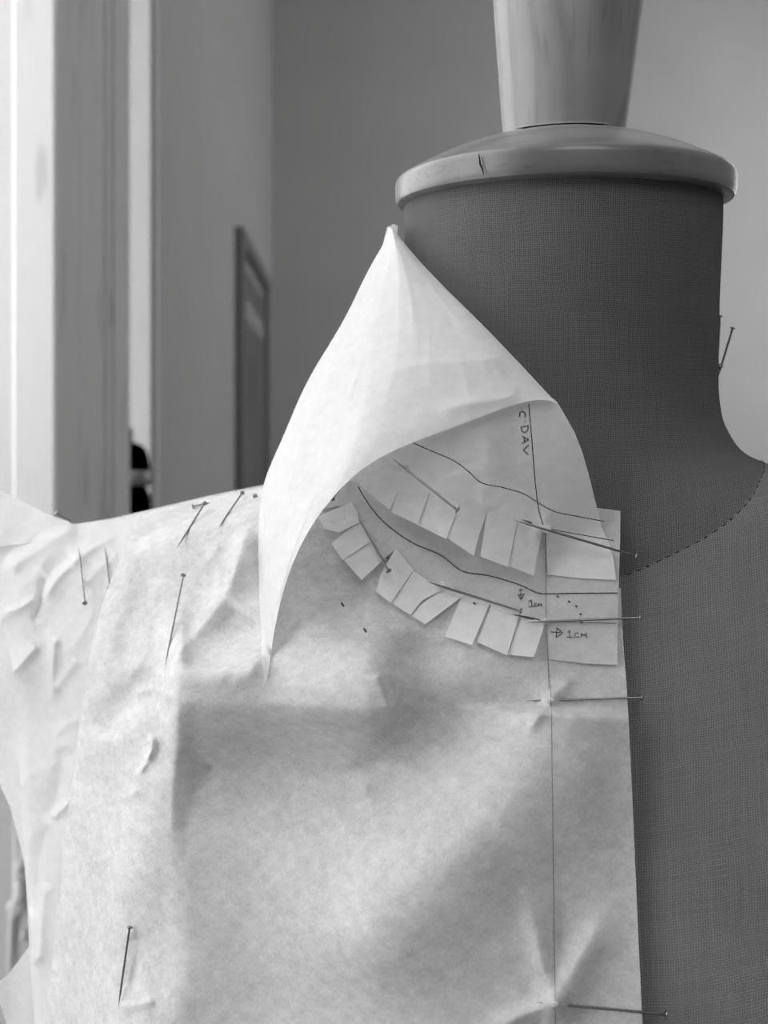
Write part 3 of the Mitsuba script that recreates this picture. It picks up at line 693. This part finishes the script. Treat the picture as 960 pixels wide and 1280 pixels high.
G = np.array([
    [(494, 289, .3260), (545, 348, .3030), (605, 408, .2840), (655, 460, .2715), (698, 506, .2640)],
    [(493, 288, .3245), (537, 346, .2995), (583, 400, .2805), (622, 455, .2685), (650, 504, .2628)],
    [(492, 287, .3235), (526, 349, .2965), (553, 410, .2780), (570, 472, .2665), (575, 531, .2618)],
    [(490, 286, .3230), (509, 352, .2955), (518, 425, .2775), (508, 500, .2672), (487, 566, .2625)],
    [(489, 285, .3240), (493, 355, .2980), (480, 440, .2815), (455, 530, .2700), (428, 609, .2655)],
    [(488, 285, .3260), (477, 357, .3045), (443, 457, .2910), (405, 575, .2790), (378, 678, .2735)],
    [(487, 284, .3290), (463, 356, .3150), (412, 467, .3050), (364, 605, .2925), (345, 778, .2795)],
    [(486, 284, .3330), (456, 353, .3270), (394, 471, .3220), (343, 605, .3120), (331, 852, .2820)],
    [(485, 285, .3370), (454, 353, .3380), (388, 473, .3390), (336, 592, .3330), (324, 740, .3040)],
    [(487, 288, .3480), (457, 358, .3540), (394, 477, .3600), (343, 585, .3620), (325, 640, .3500)]])
long_ = CubicSpline(np.linspace(0, 1, 5), G.transpose(1, 0, 2))(np.linspace(0, 1, 150))          # 150 x 10 x 3
fall = CubicSpline(np.linspace(0, 1, 10), long_.transpose(1, 0, 2))(np.linspace(0, 1, 190))       # 190 x 150 x 3
ga, gb = np.meshgrid(np.linspace(0, 1, 190), np.linspace(0, 1, 150), indexing='ij')
RC = Relief()
RC.fold([(470, 470), (530, 455), (600, 450), (640, 445)], .7, 6, 14, 1.5).fold([(545, 515), (580, 505), (620, 500), (650, 490)], .8, 8, 9, 1.5)
RC.fold([(487, 330), (465, 430), (440, 540), (420, 620)], 1.2, 16, 22, 1.7).fold([(430, 480), (400, 560), (370, 640), (350, 720)], -1.2, 16, 14, 1.7)
RC.fold([(415, 420), (385, 500), (350, 590)], 1.5, 6, 8, 1.4).fold([(425, 430), (450, 375), (462, 345)], 1.6, 4, 6, 1.4).fold([(440, 400), (400, 490), (375, 560), (352, 640)], 1.0, 3, 6, 1.3).fold([(400, 600), (372, 670), (345, 760)], .9, 3, 5, 1.3).fold([(455, 440), (428, 520), (405, 590)], .6, 3, 5, 1.3).fold([(395, 640), (370, 720), (345, 800)], 1.2, 8, 8, 1.6)
fx, fy = fall[..., 0], fall[..., 1]
fz = fall[..., 2] - RC(fx.ravel(), fy.ravel()).reshape(fx.shape) * np.clip(gb * 3, 0, 1) - wrinkle((ga * 900).ravel(), (gb * 500).ravel(), 110, 121, 3.0, 0).reshape(fx.shape) * .0006 * sm(0, .3, gb) - wrinkle((ga * 900).ravel(), (gb * 500).ravel(), 40, 131, 2.0, 0, True, 2).reshape(fx.shape) * .0002
fx = fx + 1.6 * np.sin(gb * 22) * sm(.75, .9, ga) * sm(0, .2, gb)
low_ = sm(520, 560, fy)
fz = fz * (1 - low_) + low_ * over_form(fx.ravel(), fy.ravel(), fz.ravel(), .0050).reshape(fz.shape)
rest = nearer(fz.ravel(), panel_d(fx.ravel(), fy.ravel()) - .0012 + .05 * (1 - sm(690, 730, fy.ravel()))).reshape(fz.shape)
fz = np.where(fy > 600, rest, fz)
fv = at(fx, fy, fz).reshape(-1, 3)
n0, n1 = fx.shape
ii = np.arange(n0 * n1).reshape(n0, n1)
ff = np.stack([ii[:-1, :-1], ii[1:, :-1], ii[1:, 1:], ii[:-1, 1:]], -1).reshape(-1, 4)
add(co + '__fall', (fv, ff), 'mat_collar', True)
tag(co + '__fall', 'outer part of the collar rolled over towards the shoulder, bright and glossy')
tag(co, 'large white tracing paper collar folded over beside the neck', 'paper collar')
# the back of the collar standing behind the peak
nb_d = lambda px, py: .345 + 0 * px
add(co + '__back', sheet([(484, 284), (492, 280), (497, 282), (497, 330), (496, 400), (470, 420), (470, 340)], nb_d, 4), 'mat_collar', True)

# ------------------------------------------------------------------ pins
def pin(key_label, head, tip, d_head, d_tip, over=None, sink=.0003, group=None, r=.00034):
    """A dressmaking pin from head to point, each at its own distance; over is the sheet that it lies on, sink how deep it may dip into it."""
    k = 'dressmaking_pin'
    n = 0
    while (k if n == 0 else f'{k}_{n:03d}') + '__shaft' in scene: n += 1
    k = k if n == 0 else f'{k}_{n:03d}'
    if over:
        q = np.linspace(.02, .98, 40); line = d_head + (d_tip - d_head) * q
        gap = np.array([over(head[0] + (tip[0] - head[0]) * u, head[1] + (tip[1] - head[1]) * u) for u in q]) - line
        shift = max(0, -(gap.min() - .0004 + sink)); d_head -= shift; d_tip -= shift
    a, b = at(head[0], head[1], d_head), at(tip[0], tip[1], d_tip)
    t = np.linspace(0, 1, 14)[:, None]; p = a + (b - a) * t
    add(k + '__shaft', tube(p, np.r_[np.full(11, r), r * .8, r * .5, r * .12], 12), 'mat_pin', True)
    u = (b - a) / np.linalg.norm(b - a)
    hd = lathe([(0, -.0003), (.0005, -.00028), (.00085, -.0001), (.00092, .0001), (.0007, .0003), (.00036, .0004)], 24)
    hd.apply_transform(trimesh.geometry.align_vectors([0, 0, 1], u)); hd.apply_translation(a)
    add(k + '__head', hd, 'mat_pin', True)
    tag(k, key_label, 'pin', group or 'pins holding the paper patterns to the dress form')
pd, fd, sd_ = (lambda x, y: float(panel_d(x, y))), (lambda x, y: float(facing_d(np.array([float(x)]), np.array([float(y)]))[0])), (lambda x, y: float(stand_d(np.array([float(x)]), np.array([float(y)]))[0]))
ad = lambda x, y: float(arm_depth(np.array([float(x)]), np.array([float(y)]))[0])
E = .0014
pin('steel pin at the collar front, its head over the linen beside the collar edge', (795, 695), (641, 650), fd(768, 690) - .004, sd_(641, 650) - .0025)
pin('short visible point of a second pin just above the collar front pin', (700, 668), (652, 649), sd_(700, 668) + .004, sd_(652, 649) - E)
pin('dark level pin beside the lower 1 cM note, head over the linen', (800, 772), (659, 778), fd(765, 773) - .003, fd(660, 778) - .0016)
pin('short pin point between the two 1 cm notes, left of the dark level pin', (712, 783), (640, 768), fd(705, 781) + .004, fd(640, 768) - E - .002)
pin('level pin across the centre line, alone below the neck facing', (802, 872), (657, 876), pd(780, 872) - .002, pd(657, 876) - E)
pin('nearly level pin across the centre line at the bottom edge of the photo', (833, 1268), (671, 1253), pd(803, 1267) - .001, pd(671, 1253) - E)
pin('slanting pin through the snipped collar tabs below the curved roll line', (572, 638), (490, 573), sd_(572, 638) - .0045, sd_(492, 575) - .0025)
pin('steep pin through the facing tabs near the edge of the collar fall', (486, 714), (448, 648), fd(486, 714) - .0030, fd(448, 650) - .0022, over=lambda x, y: fd(x, y) - .002)
pin('slanting pin through the facing tabs, pointing left to the torn paper tuft', (651, 764), (533, 727), fd(651, 764) - .0035, fd(533, 727) - .0040)
pin('pin half hidden under the edge of the collar fall', (415, 623), (443, 590), fd(415, 623) - .014, fd(443, 590) - .004)
pin('long steep pin in the shoulder paper, head up, left of the collar point', (229, 719), (206, 833), pd(229, 719) - .0022, pd(206, 833) - E, over=pd)
pin('pin with its head down in the crumpled side paper', (106, 754), (98, 683), ad(106, 754) - .0022, ad(98, 683) - E, over=ad)
pin('headless looking pin just left of the bodice front edge, head tucked under it', (137, 735), (131, 683), ad(137, 735) - .0006, ad(131, 683) - E, over=ad)
pin('pin on the shoulder ridge nearest the collar, crossing the seam', (303, 616), (273, 660), pd(303, 616) - .004, pd(273, 660) - E, over=pd)
pin('slanting pin on the shoulder, second from the collar', (256, 629), (221, 685), pd(256, 629) - .003, pd(221, 685) - E, over=pd)
pin('short pin lying level on the shoulder ridge with its head to the left', (241, 633), (262, 628), pd(241, 634) - .002, pd(258, 630) - .0005)
pin('pin pushed in at the foot of the collar so that only its head shows', (319, 620), (321, 619), pd(319, 620) - .0015, pd(319, 620) + .012)
pin('pin with a bright head standing up at the outer end of the shoulder', (70, 641), (94, 656), ad(90, 656) - .004, ad(92, 656) - .001)
pin('dark pin at the lower left of the bodice front, near the side edge', (162, 1159), (148, 1258), pd(162, 1159) - .0022, pd(148, 1258) - E * .6, over=pd)
pin('bright slanting pin sticking out of the right side of the linen neck', (916, 410), (896, 476), .338, .3425)
pin('thin upright pin close against the right side of the linen neck', (900, 395), (897, 452), .341, .343)
pin('pin of which a small head shows beside the slanting neck pin', (901, 457), (893, 468), .341, .345)
# tufts of torn paper where pins go in
def tuft(key, x, y, d, s=5.0):
    r = np.random.default_rng(int(x * 7 + y))
    m = trimesh.creation.icosphere(subdivisions=2, radius=1.0)
    v = m.vertices * (1 + .5 * (r.random((len(m.vertices), 1)) - .5))
    px, py = x + v[:, 0] * s, y - v[:, 2] * s * .8
    m.vertices = at(px, py, d + v[:, 1] * .0007)
    k = add(key, m, 'mat_paper'); tag(k, 'small crumpled tuft pushed up by a pin')
tuft(co + '__tuft', 683, 661, sd_(683, 661) - .0008, 6)
tuft(nf + '__tuft', 683, 776, fd(683, 776) - .0012, 4.5)
tuft(nf + '__tuft', 555, 732, fd(555, 732) - .003, 6)
tuft(co + '__tuft', 506, 586, sd_(506, 586) - .001, 4)
tuft(bf + '__tuft', 689, 875, pd(689, 875) - .0006, 3)
tuft(bf + '__tuft', 694, 1255, pd(694, 1255) - .0006, 4)
